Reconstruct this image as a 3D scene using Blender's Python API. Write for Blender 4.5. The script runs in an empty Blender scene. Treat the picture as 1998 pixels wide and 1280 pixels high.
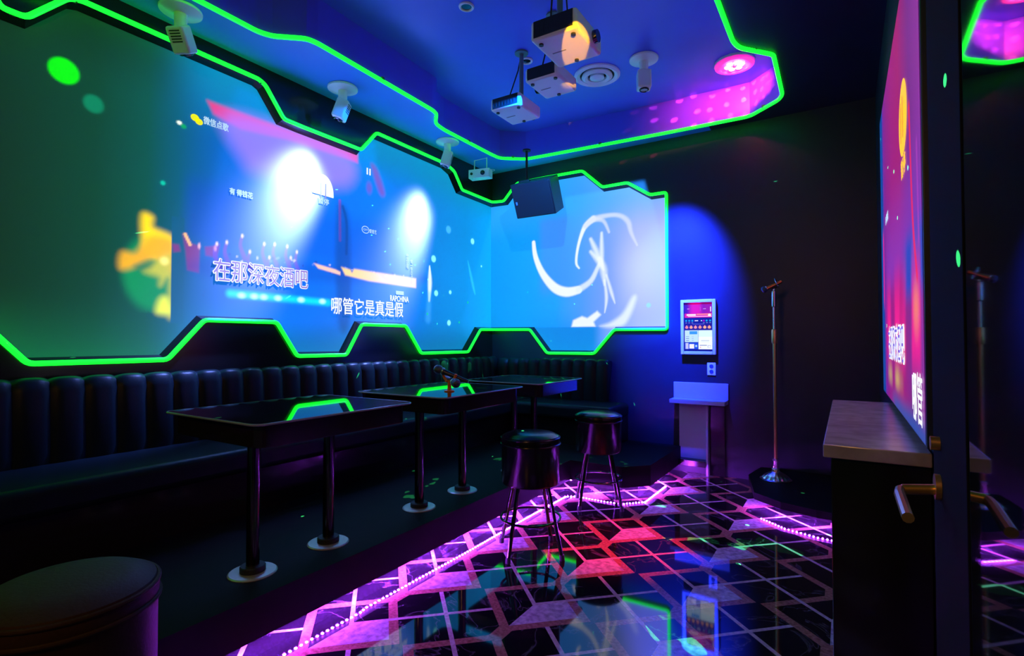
import bpy, bmesh, math, random
import numpy as np
from mathutils import Vector, Matrix, geometry
random.seed(7)
R = math.radians
SC = bpy.context.scene
COL = SC.collection

# ------------------------------------------------------------------ camera, world, exposure
cd = bpy.data.cameras.new('camera')
cd.sensor_width = 36.0
cd.lens = 36.0 * 1030.0 / 1998.0
cd.clip_start = 0.02
cam = bpy.data.objects.new('camera', cd)
cam.location = (0, 0, 1.2)
cam.rotation_euler = (R(91.25), 0, R(32.3))
COL.objects.link(cam)
SC.camera = cam
w = bpy.data.worlds.new('teal_ambient_fill')  # added dim teal ambient fill that lifts the blacks
SC.world = w
w.use_nodes = True
w.node_tree.nodes['Background'].inputs[0].default_value = (0.02, 0.06, 0.055, 1)
w.node_tree.nodes['Background'].inputs[1].default_value = 0.25
SC.view_settings.view_transform = 'Standard'
SC.view_settings.look = 'None'
SC.view_settings.exposure = 0.0
SC.view_settings.gamma = 1.0
SC.view_settings.use_curve_mapping = False
SC.cycles.max_bounces = 8
SC.cycles.sample_clamp_indirect = 30.0

WL, WB, WR, ZC, ZT = -3.38, 4.93, 0.215, 3.08, 3.36     # left, back, right wall; soffit; tray ceiling
SX, SY = WL - 0.06, WB + 0.06                           # the screens lie 6 cm behind the fascia

# ------------------------------------------------------------------ colour and materials
def lin(c):
    f = lambda v: (v / 255) / 12.92 if v / 255 <= 0.04045 else ((v / 255 + 0.055) / 1.055) ** 2.4
    return tuple(f(v) for v in c[:3])

MATS = {}
def mat(name, base=(0.5, 0.5, 0.5), rough=0.5, metal=0.0, emit=None, strength=0.0, ior=1.5, noise=None, sheen=0, sample=True):
    if name in MATS: return MATS[name]
    m = bpy.data.materials.new(name); m.use_nodes = True
    nt = m.node_tree; b = nt.nodes['Principled BSDF']
    b.inputs['Base Color'].default_value = (*base, 1)
    b.inputs['Roughness'].default_value = rough
    b.inputs['Metallic'].default_value = metal
    b.inputs['IOR'].default_value = ior
    if emit:
        b.inputs['Emission Color'].default_value = (*emit, 1)
        b.inputs['Emission Strength'].default_value = strength
        if not sample: m.cycles.emission_sampling = 'NONE'
    if noise:                                            # (scale, amount, bump)
        tc = nt.nodes.new('ShaderNodeTexCoord'); n = nt.nodes.new('ShaderNodeTexNoise')
        n.inputs['Scale'].default_value = noise[0]; n.inputs['Detail'].default_value = 6
        nt.links.new(tc.outputs['Object'], n.inputs['Vector'])
        mr = nt.nodes.new('ShaderNodeMapRange')
        mr.inputs['To Min'].default_value = 1 - noise[1]; mr.inputs['To Max'].default_value = 1 + noise[1]
        nt.links.new(n.outputs['Fac'], mr.inputs['Value'])
        vm = nt.nodes.new('ShaderNodeVectorMath'); vm.operation = 'SCALE'
        vm.inputs[0].default_value = base
        nt.links.new(mr.outputs['Result'], vm.inputs['Scale'])
        nt.links.new(vm.outputs['Vector'], b.inputs['Base Color'])
        if noise[2]:
            bp = nt.nodes.new('ShaderNodeBump'); bp.inputs['Strength'].default_value = noise[2]
            bp.inputs['Distance'].default_value = 0.004
            nt.links.new(n.outputs['Fac'], bp.inputs['Height']); nt.links.new(bp.outputs['Normal'], b.inputs['Normal'])
    MATS[name] = m
    return m

BLACK_WALL = mat('black_wall_paint', (0.013, 0.017, 0.034), 0.42, noise=(3, 0.3, 0.05))
FASCIA = mat('glossy_black_fascia', (0.010, 0.011, 0.012), 0.16)
SOFFIT = mat('blue_lit_soffit_tint', (0.04, 0.30, 1.0), 0.55, noise=(2, 0.1, 0.02))  # blue light falling on the soffit is put into its base colour
TRAY = mat('blue_lit_ceiling_tint', (0.10, 0.12, 0.90), 0.42, noise=(1.5, 0.15, 0.02))  # whitish ceiling; the blue light on it is mixed into this colour
NEON = mat('green_neon_tube', (0.02, 0.3, 0.03), 0.3, emit=(0.004, 1.0, 0.018), strength=3.0)
VIOLET = mat('violet_led_tape', (0.3, 0.1, 0.5), 0.4)
BEAD = mat('white_violet_led_bead', (0.8, 0.8, 0.8), 0.3, emit=(0.38, 0.04, 1.0), strength=3000.0)
LEATHER = mat('black_leather', (0.006, 0.013, 0.020), 0.40, ior=1.25, noise=(160, 0.25, 0.10))
SEATMAT = mat('glossy_black_vinyl', (0.007, 0.008, 0.009), 0.22, ior=1.38, noise=(60, 0.2, 0.03))
GLASS = mat('black_glass_top', (0.006, 0.007, 0.008), 0.03, ior=1.75)
LACQUER = mat('black_lacquer', (0.012, 0.011, 0.012), 0.14)
EDGE = mat('polished_glass_edge', (0.25, 0.35, 0.33), 0.12)
CHROME = mat('dark_chrome', (0.15, 0.145, 0.145), 0.13, metal=1.0)
STEEL = mat('brushed_steel', (0.72, 0.70, 0.66), 0.36, metal=0.6, noise=(90, 0.12, 0.02))
RUBBER = mat('black_rubber', (0.012, 0.012, 0.012), 0.6)
WHITE = mat('white_plastic', (0.85, 0.86, 0.92), 0.34)
WHITE_METAL = mat('white_enamel', (0.86, 0.87, 0.90), 0.24)
DARK_PLASTIC = mat('dark_plastic', (0.02, 0.022, 0.028), 0.4)
GRILLE = mat('speaker_grille_cloth', (0.005, 0.005, 0.014), 0.6, noise=(300, 0.5, 0.3))
BRASS = mat('brass', (0.80, 0.50, 0.18), 0.32, metal=0.85)
NICKEL = mat('satin_nickel', (0.78, 0.74, 0.70), 0.22, metal=1.0)
WOODTOP = mat('dark_wood_grain', (0.48, 0.39, 0.42), 0.24, ior=1.9, noise=(14, 0.5, 0.06))
DESK = mat('pale_laminate', (0.42, 0.42, 0.55), 0.4)
ORANGE = mat('orange_plastic', (0.95, 0.22, 0.02), 0.4)
STAGEMAT = mat('dark_stage_board', (0.006, 0.005, 0.0055), 0.6, ior=1.18, noise=(9, 0.5, 0.05))
DOORMAT = mat('black_mirror_glass', (0.006, 0.007, 0.007), 0.03, ior=1.42)
LENS = mat('lens_glass', (0.01, 0.01, 0.02), 0.02, ior=1.8)

# ------------------------------------------------------------------ mesh builder: ONE mesh per part
class MB:
    def __init__(s): s.v = []; s.f = []; s.sm = []
    def add(s, vs, fs, smooth=False, M=None):
        o = len(s.v)
        s.v += [tuple(M @ Vector(p)) if M is not None else tuple(p) for p in vs]
        s.f += [tuple(i + o for i in f) for f in fs]
        s.sm += [smooth] * len(fs)
        return s
    def box(s, lo, hi, bev=0.0, M=None, seg=2):
        bm = bmesh.new(); bmesh.ops.create_cube(bm, size=1)
        c = [(a + b) / 2 for a, b in zip(lo, hi)]; d = [abs(b - a) for a, b in zip(lo, hi)]
        for v in bm.verts: v.co = Vector([c[i] + v.co[i] * d[i] for i in range(3)])
        if bev > 0: bmesh.ops.bevel(bm, geom=bm.edges[:], offset=min(bev, min(d) * .49), segments=seg, affect='EDGES', profile=0.5)
        bm.normal_update()
        fl = [max(abs(k) for k in f.normal) < 0.999 for f in bm.faces]
        s.bm(bm, False, M); s.sm[-len(fl):] = fl
        return s
    def bm(s, bm, smooth=False, M=None):
        bm.verts.ensure_lookup_table(); bm.verts.index_update()
        s.add([v.co[:] for v in bm.verts], [[v.index for v in f.verts] for f in bm.faces], smooth, M); bm.free()
    def lathe(s, prof, n=40, M=None, scallop=None):
        vs = []; fs = []
        for r, z in prof:
            for k in range(n):
                a = 2 * math.pi * k / n
                rr = r * (1 + (scallop[1] * math.cos(scallop[0] * a) if scallop else 0))
                vs.append((rr * math.cos(a), rr * math.sin(a), z))
        for i in range(len(prof) - 1):
            for k in range(n):
                fs.append((i * n + k, i * n + (k + 1) % n, (i + 1) * n + (k + 1) % n, (i + 1) * n + k))
        fs.append(tuple(range(n))[::-1]); fs.append(tuple(range((len(prof) - 1) * n, len(prof) * n)))
        return s.add(vs, fs, True, M)
    def cyl(s, p0, p1, r0, r1=None, n=20, M=None):
        r1 = r0 if r1 is None else r1
        p0, p1 = Vector(p0), Vector(p1); d = p1 - p0
        T = Matrix.Translation(p0) @ d.to_track_quat('Z', 'Y').to_matrix().to_4x4()
        return s.lathe([(r0, 0), (r1, d.length)], n, (M @ T) if M is not None else T)
    def torus(s, R0, r, z=0, n=48, k=10, M=None, c=(0, 0)):
        vs = [((R0 + r * math.cos(2 * math.pi * j / k)) * math.cos(2 * math.pi * i / n) + c[0], (R0 + r * math.cos(2 * math.pi * j / k)) * math.sin(2 * math.pi * i / n) + c[1], z + r * math.sin(2 * math.pi * j / k)) for i in range(n) for j in range(k)]
        fs = [(i * k + j, ((i + 1) % n) * k + j, ((i + 1) % n) * k + (j + 1) % k, i * k + (j + 1) % k) for i in range(n) for j in range(k)]
        return s.add(vs, fs, True, M)
    def sphere(s, c, r, M=None, n=18, sc=(1, 1, 1)):
        bm = bmesh.new(); bmesh.ops.create_uvsphere(bm, u_segments=n * 2, v_segments=n, radius=r)
        for v in bm.verts: v.co = Vector((v.co.x * sc[0] + c[0], v.co.y * sc[1] + c[1], v.co.z * sc[2] + c[2]))
        s.bm(bm, True, M); return s
    def tube(s, pts, r, closed=False, n=10, M=None):
        P = [Vector(p) for p in pts]; N = len(P); vs = []; fs = []; ref = None
        for i in range(N):
            a = P[i] - P[i - 1] if (closed or i > 0) else P[1] - P[0]
            b = P[(i + 1) % N] - P[i] if (closed or i < N - 1) else a
            t = (a.normalized() + b.normalized())
            t = t.normalized() if t.length > 1e-6 else a.normalized()
            if ref is None: ref = t.orthogonal().normalized()
            ref = (ref - t * ref.dot(t)).normalized(); bn = t.cross(ref)
            for k in range(n):
                q = 2 * math.pi * k / n
                vs.append(P[i] + (ref * math.cos(q) + bn * math.sin(q)) * r)
        for i in range(N if closed else N - 1):
            j = (i + 1) % N
            for k in range(n): fs.append((i * n + k, i * n + (k + 1) % n, j * n + (k + 1) % n, j * n + k))
        if not closed: fs.append(tuple(range(n))[::-1]); fs.append(tuple(range((N - 1) * n, N * n)))
        return s.add(vs, fs, True, M)
    def prism(s, poly, z0, z1, M=None, bev=0.0):
        n = len(poly)
        bm = bmesh.new()
        a = [bm.verts.new((x, y, z0)) for x, y in poly]; b = [bm.verts.new((x, y, z1)) for x, y in poly]
        bm.faces.new(a[::-1]); bm.faces.new(b)
        for i in range(n): bm.faces.new((a[i], a[(i + 1) % n], b[(i + 1) % n], b[i]))
        bmesh.ops.recalc_face_normals(bm, faces=bm.faces[:])
        if bev: bmesh.ops.bevel(bm, geom=bm.edges[:], offset=bev, segments=2, affect='EDGES', profile=0.5)
        bmesh.ops.triangulate(bm, faces=[f for f in bm.faces if len(f.verts) > 4])
        s.bm(bm, False, M); return s
    def build(s, name, material, parent=None, angle=35):
        me = bpy.data.meshes.new(name); me.from_pydata([tuple(p) for p in s.v], [], s.f)
        me.polygons.foreach_set('use_smooth', s.sm)
        bm = bmesh.new(); bm.from_mesh(me); bmesh.ops.recalc_face_normals(bm, faces=bm.faces[:])
        for e in bm.edges:
            if len(e.link_faces) == 2 and e.calc_face_angle(0) > R(angle): e.smooth = False
        bm.to_mesh(me); bm.free()
        me.materials.append(material); me.update()
        o = bpy.data.objects.new(name, me); COL.objects.link(o)
        if parent: o.parent = parent
        return o

def tag(o, label=None, cat=None, group=None, kind=None):
    if label: o['label'] = label
    if cat: o['category'] = cat
    if group: o['group'] = group
    if kind: o['kind'] = kind
    return o
def thing(name, label, cat, loc=(0, 0, 0), rz=0, group=None):
    o = bpy.data.objects.new(name, None); COL.objects.link(o); o.empty_display_size = 0.1
    o.location = loc; o.rotation_euler = (0, 0, rz)
    return tag(o, label, cat, group)
def dup(root, loc, rz=0, label=None, group=None):
    def cp(o, par):
        c = o.copy(); COL.objects.link(c)
        if par: c.parent = par
        for ch in list(o.children):
            if ch.type != 'LIGHT': cp(ch, c)
        return c
    r = cp(root, None); r.location = loc; r.rotation_euler = (0, 0, rz)
    if label: r['label'] = label
    if group: r['group'] = group
    return r
def spot(name, loc, target, power, color, deg, blend=0.3, size=0.02, parent=None):
    l = bpy.data.lights.new(name, 'SPOT'); l.energy = power; l.color = color
    l.spot_size = R(deg); l.spot_blend = blend; l.shadow_soft_size = size
    o = bpy.data.objects.new(name, l); COL.objects.link(o)
    o.location = loc
    o.rotation_euler = (Vector(target) - Vector(loc)).to_track_quat('-Z', 'Y').to_euler()
    if parent:
        o.parent = parent; o.matrix_parent_inverse = Matrix.Translation(parent.location).inverted() if parent.rotation_euler.z == 0 else Matrix()
    return o
def gobo(o, target, build):
    """shape a lamp's beam: build(nt, u, v) returns a socket; u, v are the tangents of the angle off the beam axis"""
    l = o.data; l.use_nodes = True; nt = l.node_tree
    tc = nt.nodes.new('ShaderNodeTexCoord'); sp = nt.nodes.new('ShaderNodeSeparateXYZ'); nt.links.new(tc.outputs['Normal'], sp.inputs[0])
    div = lambda a: mathn(nt, 'DIVIDE', a, sp.outputs['Z'])
    u, v = div(sp.outputs['X']), div(sp.outputs['Y'])
    out = build(nt, u, v)
    em = nt.nodes.get('Emission')
    nt.links.new(out, em.inputs['Strength'])
def mathn(nt, op, a, b=None, clamp=False):
    n = nt.nodes.new('ShaderNodeMath'); n.operation = op; n.use_clamp = clamp
    for i, x in enumerate((a, b)):
        if x is None: continue
        if hasattr(x, 'links'): nt.links.new(x, n.inputs[i])
        else: n.inputs[i].default_value = x
    return n.outputs[0]
def smooth(nt, x, lo, hi):
    n = nt.nodes.new('ShaderNodeMapRange'); n.interpolation_type = 'SMOOTHSTEP'
    nt.links.new(x, n.inputs['Value']); n.inputs['From Min'].default_value = lo; n.inputs['From Max'].default_value = hi
    return n.outputs['Result']

# ------------------------------------------------------------------ projected pictures: a grid mesh whose points carry the picture
class Canvas:
    def __init__(s, s0, s1, t0, t1, step):
        s.s = np.arange(s0, s1 + step / 2, step); s.t = np.arange(t0, t1 + step / 2, step)
        s.S, s.T = np.meshgrid(s.s, s.t); s.img = np.zeros(s.S.shape + (3,))
    def ramp(s, stops, axis='s', mask=None, alpha=1):
        X = s.S if axis == 's' else s.T
        xs = [a for a, _ in stops]; cs = np.array([lin(c) for _, c in stops])
        s.put(np.stack([np.interp(X, xs, cs[:, i]) for i in range(3)], -1), np.full(X.shape, alpha) if mask is None else mask * alpha)
    def put(s, col, a): s.img = s.img * (1 - a[..., None]) + (np.array(col) if not isinstance(col, np.ndarray) else col) * a[..., None]
    @staticmethod
    def ss(x): x = np.clip(x, 0, 1); return x * x * (3 - 2 * x)
    def disc(s, c, r, col, alpha=1, soft=0.5, clip=None):
        r = (r, r) if not isinstance(r, tuple) else r
        d = np.sqrt(((s.S - c[0]) / r[0]) ** 2 + ((s.T - c[1]) / r[1]) ** 2)
        a = s.ss((1 - d) / max(soft, 1e-3)) * alpha
        if clip is not None: a = a * clip
        s.put(lin(col), a)
    def line(s, pts, wds, col, alpha=1, soft=0.5):
        best = np.full(s.S.shape, 9.0)
        pts, wds = s.spline(pts, wds)
        n = len(pts); wds = [wds] * n if not isinstance(wds, (list, tuple)) else wds
        for i in range(n - 1):
            ax, ay = pts[i]; bx, by = pts[i + 1]; dx, dy = bx - ax, by - ay; L = dx * dx + dy * dy + 1e-12
            t = np.clip(((s.S - ax) * dx + (s.T - ay) * dy) / L, 0, 1)
            d = np.hypot(s.S - ax - t * dx, s.T - ay - t * dy) / (wds[i] + (wds[i + 1] - wds[i]) * t)
            best = np.minimum(best, d)
        s.put(lin(col), s.ss((1 - best) / max(soft, 1e-3)) * alpha)
    @staticmethod
    def spline(pts, wds):
        w_ = wds if isinstance(wds, (list, tuple)) else [wds] * len(pts)
        if len(pts) < 3: return pts, list(w_)
        P = [(*p, q) for p, q in zip(pts, w_)]; P = [P[0]] + P + [P[-1]]; out = []
        for i in range(1, len(P) - 2):
            for k in range(5):
                t = k / 5
                out.append(tuple(.5 * (2 * P[i][j] + (P[i + 1][j] - P[i - 1][j]) * t + (2 * P[i - 1][j] - 5 * P[i][j] + 4 * P[i + 1][j] - P[i + 2][j]) * t * t + (3 * P[i][j] - P[i - 1][j] - 3 * P[i + 1][j] + P[i + 2][j]) * t ** 3) for j in range(3)))
        out.append(P[-1]); return [p[:2] for p in out], [p[2] for p in out]
    def poly(s, pts, col, alpha=1, blur=0.0):
        if blur > 0.025: pts = s.spline([pts[-1]] + list(pts) + [pts[0], pts[1]], 0)[0][5:-5]
        ins = np.zeros(s.S.shape, bool); n = len(pts); dmin = np.full(s.S.shape, 9.0)
        for i in range(n):
            (x0, y0), (x1, y1) = pts[i], pts[(i + 1) % n]
            c = ((y0 > s.T) != (y1 > s.T))
            ins ^= c & (s.S < (x1 - x0) * (s.T - y0) / ((y1 - y0) or 1e-9) + x0)
            dx, dy = x1 - x0, y1 - y0; t = np.clip(((s.S - x0) * dx + (s.T - y0) * dy) / (dx * dx + dy * dy + 1e-12), 0, 1)
            dmin = np.minimum(dmin, np.hypot(s.S - x0 - t * dx, s.T - y0 - t * dy))
        sd = np.where(ins, dmin, -dmin)
        a = ins * 1.0 if blur <= 0 else s.ss(sd / (2 * blur) + 0.5)
        s.put(lin(col), a * alpha)
    def noise(s, fx, fy, seed=1):
        rs = np.random.RandomState(seed); o = np.zeros(s.S.shape)
        for k in range(7):
            o += np.sin(s.S * fx * rs.uniform(.5, 1.6) + s.T * fy * rs.uniform(-1, 1) + rs.uniform(0, 6.28)) * np.cos(s.T * fy * rs.uniform(.4, 1.5) + rs.uniform(0, 6.28))
        return o / 3.5
    def build(s, name, place, strength, parent=None, base=(0.10, 0.10, 0.10), rough=0.6):
        h, wd = s.S.shape
        vs = [place(a, b) for a, b in zip(s.S.ravel().tolist(), s.T.ravel().tolist())]
        idx = np.arange(h * wd).reshape(h, wd)
        fs = np.stack([idx[:-1, :-1], idx[:-1, 1:], idx[1:, 1:], idx[1:, :-1]], -1).reshape(-1, 4).tolist()
        me = bpy.data.meshes.new(name); me.from_pydata(vs, [], fs)
        at = me.color_attributes.new('picture', 'FLOAT_COLOR', 'POINT')
        at.data.foreach_set('color', np.concatenate([s.img, np.ones((h, wd, 1))], -1).astype(np.float32).ravel())
        m = bpy.data.materials.new(name + '_picture'); m.use_nodes = True; nt = m.node_tree; b = nt.nodes['Principled BSDF']
        b.inputs['Base Color'].default_value = (*base, 1); b.inputs['Roughness'].default_value = rough; b.inputs['Specular IOR Level'].default_value = 0.05
        an = nt.nodes.new('ShaderNodeVertexColor'); an.layer_name = 'picture'
        nt.links.new(an.outputs['Color'], b.inputs['Emission Color']); b.inputs['Emission Strength'].default_value = strength
        me.materials.append(m); me.update()
        o = bpy.data.objects.new(name, me); COL.objects.link(o)
        if parent: o.parent = parent
        return o

def wall_matrix(kind, a, z, off=0.004):
    if kind == 'L': return Matrix(((0, 0, 1, SX + off), (1, 0, 0, a), (0, 1, 0, z), (0, 0, 0, 1)))
    if kind == 'B': return Matrix(((1, 0, 0, a), (0, 0, -1, SY - off), (0, 1, 0, z), (0, 0, 0, 1)))
    return Matrix(((0, 0, -1, 0.188 - off), (-1, 0, 0, a), (0, 1, 0, z), (0, 0, 0, 1)))
def text(name, body, kind, a, z, size, material, parent, width=None, bold=0.0, off=0.004, align='LEFT', vertical=False, height=None):
    c = bpy.data.curves.new(name, 'FONT'); c.body = '\n'.join(body) if vertical else body
    c.size = size; c.resolution_u = 3; c.align_x = align; c.fill_mode = 'FRONT'
    if vertical: c.space_line = 0.85
    t = bpy.data.objects.new(name, c); COL.objects.link(t)
    me = bpy.data.meshes.new_from_object(t)
    bpy.data.objects.remove(t); bpy.data.curves.remove(c)
    me.materials.clear(); me.materials.append(material)
    xs = [v.co.x for v in me.vertices] or [0]; ys = [v.co.y for v in me.vertices] or [0]
    x0, x1, y0, y1 = min(xs), max(xs), min(ys), max(ys)
    kx = (width / (x1 - x0)) if width else 1; ky = (height / (y1 - y0)) if height else (kx if width else 1)
    M = wall_matrix(kind, a, z, off)
    base = [Vector(((v.co.x - x0) * kx, (v.co.y - y0) * ky, 0)) for v in me.vertices]; faces = [tuple(p.vertices) for p in me.polygons]
    mb = MB(); sh = [(0, 0)] if bold <= 0 else [(0, 0)] + [(bold * math.cos(R(q)), bold * math.sin(R(q))) for q in range(0, 360, 30)]
    for i, (dx, dy) in enumerate(sh): mb.add([M @ (p + Vector((dx, dy, -i * 0.00004))) for p in base], faces)
    bpy.data.meshes.remove(me)
    me = bpy.data.meshes.new(name); me.from_pydata([tuple(p) for p in mb.v], [], mb.f); me.materials.append(material); me.update()
    o = bpy.data.objects.new(name, me); COL.objects.link(o); o.parent = parent
    return o
def flat(name, polys, kind, material, parent, off=0.003):
    M = wall_matrix(kind, 0, 0, off); mb = MB()
    for p in polys:
        q = [((x if kind != 'R' else -x), z, 0) for x, z in p]
        mb.add([M @ Vector(v) for v in q], [tuple(range(len(q)))])
    return mb.build(name, material, parent)

# ================================================================== THE SETTING
def floor_material():
    m = bpy.data.materials.new('patterned_marble_tile'); m.use_nodes = True; nt = m.node_tree; b = nt.nodes['Principled BSDF']
    g = nt.nodes.new('ShaderNodeNewGeometry'); sp = nt.nodes.new('ShaderNodeSeparateXYZ'); nt.links.new(g.outputs['Position'], sp.inputs[0])
    def frac(sock, c, p):
        x = mathn(nt, 'ADD', mathn(nt, 'DIVIDE', mathn(nt, 'SUBTRACT', sock, c), p), 100.5)
        return mathn(nt, 'SUBTRACT', mathn(nt, 'FRACT', x), 0.5)
    a = frac(sp.outputs['X'], -1.208, 0.571); c = frac(sp.outputs['Y'], 2.100, 0.555)
    aa = mathn(nt, 'ABSOLUTE', a); ac = mathn(nt, 'ABSOLUTE', c); l1 = mathn(nt, 'ADD', aa, ac)
    lt = lambda x, y: mathn(nt, 'LESS_THAN', x, y); gt = lambda x, y: mathn(nt, 'GREATER_THAN', x, y)
    mul = lambda x, y: mathn(nt, 'MULTIPLY', x, y); mx = lambda x, y: mathn(nt, 'MAXIMUM', x, y)
    inner = lt(l1, 0.385)
    band = mul(gt(l1, 0.385), lt(l1, 0.485))
    knot = mul(lt(aa, 0.055), gt(ac, 0.40)); band = mx(band, knot)
    marble = mul(inner, mul(gt(a, 0.0), mathn(nt, 'LESS_THAN', c, a)))
    l_ul = mul(lt(mathn(nt, 'ABSOLUTE', mathn(nt, 'ADD', a, c)), 0.024), lt(a, 0.012))
    l_ur = mul(lt(mathn(nt, 'ABSOLUTE', mathn(nt, 'SUBTRACT', a, c)), 0.024), gt(a, -0.012))
    l_in = mul(mul(mx(l_ul, l_ur), gt(c, -0.02)), lt(l1, 0.49))
    l_out = mul(lt(mathn(nt, 'ABSOLUTE', mathn(nt, 'SUBTRACT', aa, ac)), 0.024), gt(l1, 0.485))
    line = mx(l_in, l_out)
    def noise(scale, detail=5, dist=0.0):
        n = nt.nodes.new('ShaderNodeTexNoise'); n.inputs['Scale'].default_value = scale; n.inputs['Detail'].default_value = detail
        n.inputs['Distortion'].default_value = dist; nt.links.new(g.outputs['Position'], n.inputs['Vector']); return n.outputs['Fac']
    def two(f, c0, c1, lo=0.35, hi=0.65):
        r = nt.nodes.new('ShaderNodeValToRGB'); r.color_ramp.elements[0].position = lo; r.color_ramp.elements[1].position = hi
        r.color_ramp.elements[0].color = (*c0, 1); r.color_ramp.elements[1].color = (*c1, 1); nt.links.new(f, r.inputs[0]); return r.outputs[0]
    vein = mathn(nt, 'ABSOLUTE', mathn(nt, 'SUBTRACT', noise(2.6, 8, 1.2), 0.5))
    black = two(vein, (0.07, 0.07, 0.08), (0.006, 0.006, 0.008), 0.0, 0.012)
    marb = two(noise(34, 8), (0.30, 0.28, 0.31), (0.62, 0.58, 0.62))
    brown = two(noise(70, 8), (0.20, 0.085, 0.055), (0.46, 0.23, 0.15), 0.3, 0.7)
    pale = two(noise(50, 5), (0.42, 0.34, 0.33), (0.60, 0.52, 0.50))
    def mix(f, x, y):
        n = nt.nodes.new('ShaderNodeMix'); n.data_type = 'RGBA'; nt.links.new(f, n.inputs[0]); nt.links.new(x, n.inputs[6]); nt.links.new(y, n.inputs[7]); return n.outputs[2]
    col = mix(line, mix(band, mix(marble, black, marb), brown), pale)
    nt.links.new(col, b.inputs['Base Color'])
    b.inputs['Roughness'].default_value = 0.045; b.inputs['IOR'].default_value = 1.7
    return m
def plane(name, co, material):
    o = MB().add(co, [tuple(range(len(co)))]).build(name, material); tag(o, kind='structure'); return o
fl = MB().box((WL - .2, -0.8, -0.06), (WR + .1, WB + .2, 0.0)).build('floor', floor_material()); tag(fl, kind='structure')

L_TOP = [(0.30, 2.975), (0.70, 2.975), (0.79, 2.775), (0.885, 2.775), (1.045, 2.960), (1.10, 2.978), (2.09, 2.978), (2.14, 2.957), (2.285, 2.772), (2.44, 2.768), (2.995, 2.768), (3.163, 2.965), (4.10, 2.96), (4.225, 2.92), (4.354, 2.762), (4.88, 2.756)]
L_BOT = [(0.30, 1.322), (0.715, 1.322), (0.916, 1.082), (1.542, 1.082), (1.751, 1.322), (2.244, 1.322), (2.41, 1.08), (2.857, 1.078), (3.013, 1.325), (3.528, 1.325), (3.734, 1.072), (4.465, 1.070), (4.686, 1.310)]
B_TOP = [(-3.219, 2.748), (-3.076, 2.895), (-3.03, 2.926), (-2.627, 2.928), (-2.259, 2.925), (-2.041, 2.724), (-1.78, 2.727), (-1.557, 2.575), (-1.403, 2.576)]
B_BOT = [(-1.403, 1.296), (-1.923, 1.298), (-2.136, 1.060), (-2.673, 1.058), (-2.881, 1.308)]
CT, CB = 2.752, 1.311                                      # the hole's edge at the corner of the room
def fill(loops):
    tris = geometry.tessellate_polygon([[Vector((a, b, 0)) for a, b in l] for l in loops])
    return [p for l in loops for p in l], [tuple(t) for t in tris]
def inset(pts, closed_dir, d):
    out = []
    for i, p in enumerate(pts):
        a = Vector(pts[max(i - 1, 0)]); b = Vector(p); c = Vector(pts[min(i + 1, len(pts) - 1)])
        n1 = (b - a).normalized() if i > 0 else (c - b).normalized(); n2 = (c - b).normalized() if i < len(pts) - 1 else n1
        m1 = Vector((n1.y, -n1.x)); m2 = Vector((n2.y, -n2.x)); m = (m1 + m2).normalized(); k = 1 / max(m.dot(m1), 0.5)
        out.append(tuple(b + m * d * k * closed_dir))
    return out
# left wall: fascia with the screen's opening, and the bevelled return to the screen
loop = [(-0.8, 0), (WB, 0), (WB, CB)] + L_BOT[::-1] + L_TOP + [(WB, CT), (WB, ZC), (-0.8, ZC)]
v, f = fill([loop])
mb = MB().add([(WL, a, b) for a, b in v], f)
def band(mb, pts, sign, toP, toI):
    ins = inset(pts, sign, 0.028)
    for i in range(len(pts) - 1):
        mb.add([toP(pts[i]), toP(pts[i + 1]), toI(ins[i + 1]), toI(ins[i])], [(0, 1, 2, 3)])
eL = L_TOP + [(WB, CT)]; eLb = L_BOT + [(WB, CB)]
band(mb, eL, 1, lambda p: (WL, p[0], p[1]), lambda p: (SX, p[0] + (0.06 if p[0] > 4.92 else 0), p[1]))
band(mb, eLb, -1, lambda p: (WL, p[0], p[1]), lambda p: (SX, p[0] + (0.06 if p[0] > 4.92 else 0), p[1]))
mb.box((WL - .14, -.8, 0), (WL - .1, WB + .2, ZC))
o = mb.build('wall_left', FASCIA); tag(o, kind='structure')
# back wall
loop = [(WL, 0), (0.4, 0), (0.4, ZC), (WL, ZC), (WL, CT)] + B_TOP + B_BOT + [(WL, CB)]
v, f = fill([loop])
mb = MB().add([(a, WB, b) for a, b in v], f)
eB = [(WL, CT)] + B_TOP + B_BOT[:2] + B_BOT[2:] + [(WL, CB)]
band(mb, eB, 1, lambda p: (p[0], WB, p[1]), lambda p: (p[0] - (0.06 if p[0] < -3.37 else 0), SY, p[1]))
mb.box((WL - .14, WB + .1, 0), (0.4, WB + .14, ZC))
o = mb.build('wall_back', BLACK_WALL); tag(o, kind='structure')
o = MB().box((WR, -0.8, 0), (WR + .1, WB + .1, ZT + .1)).build('wall_right', BLACK_WALL); tag(o, kind='structure')

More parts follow.
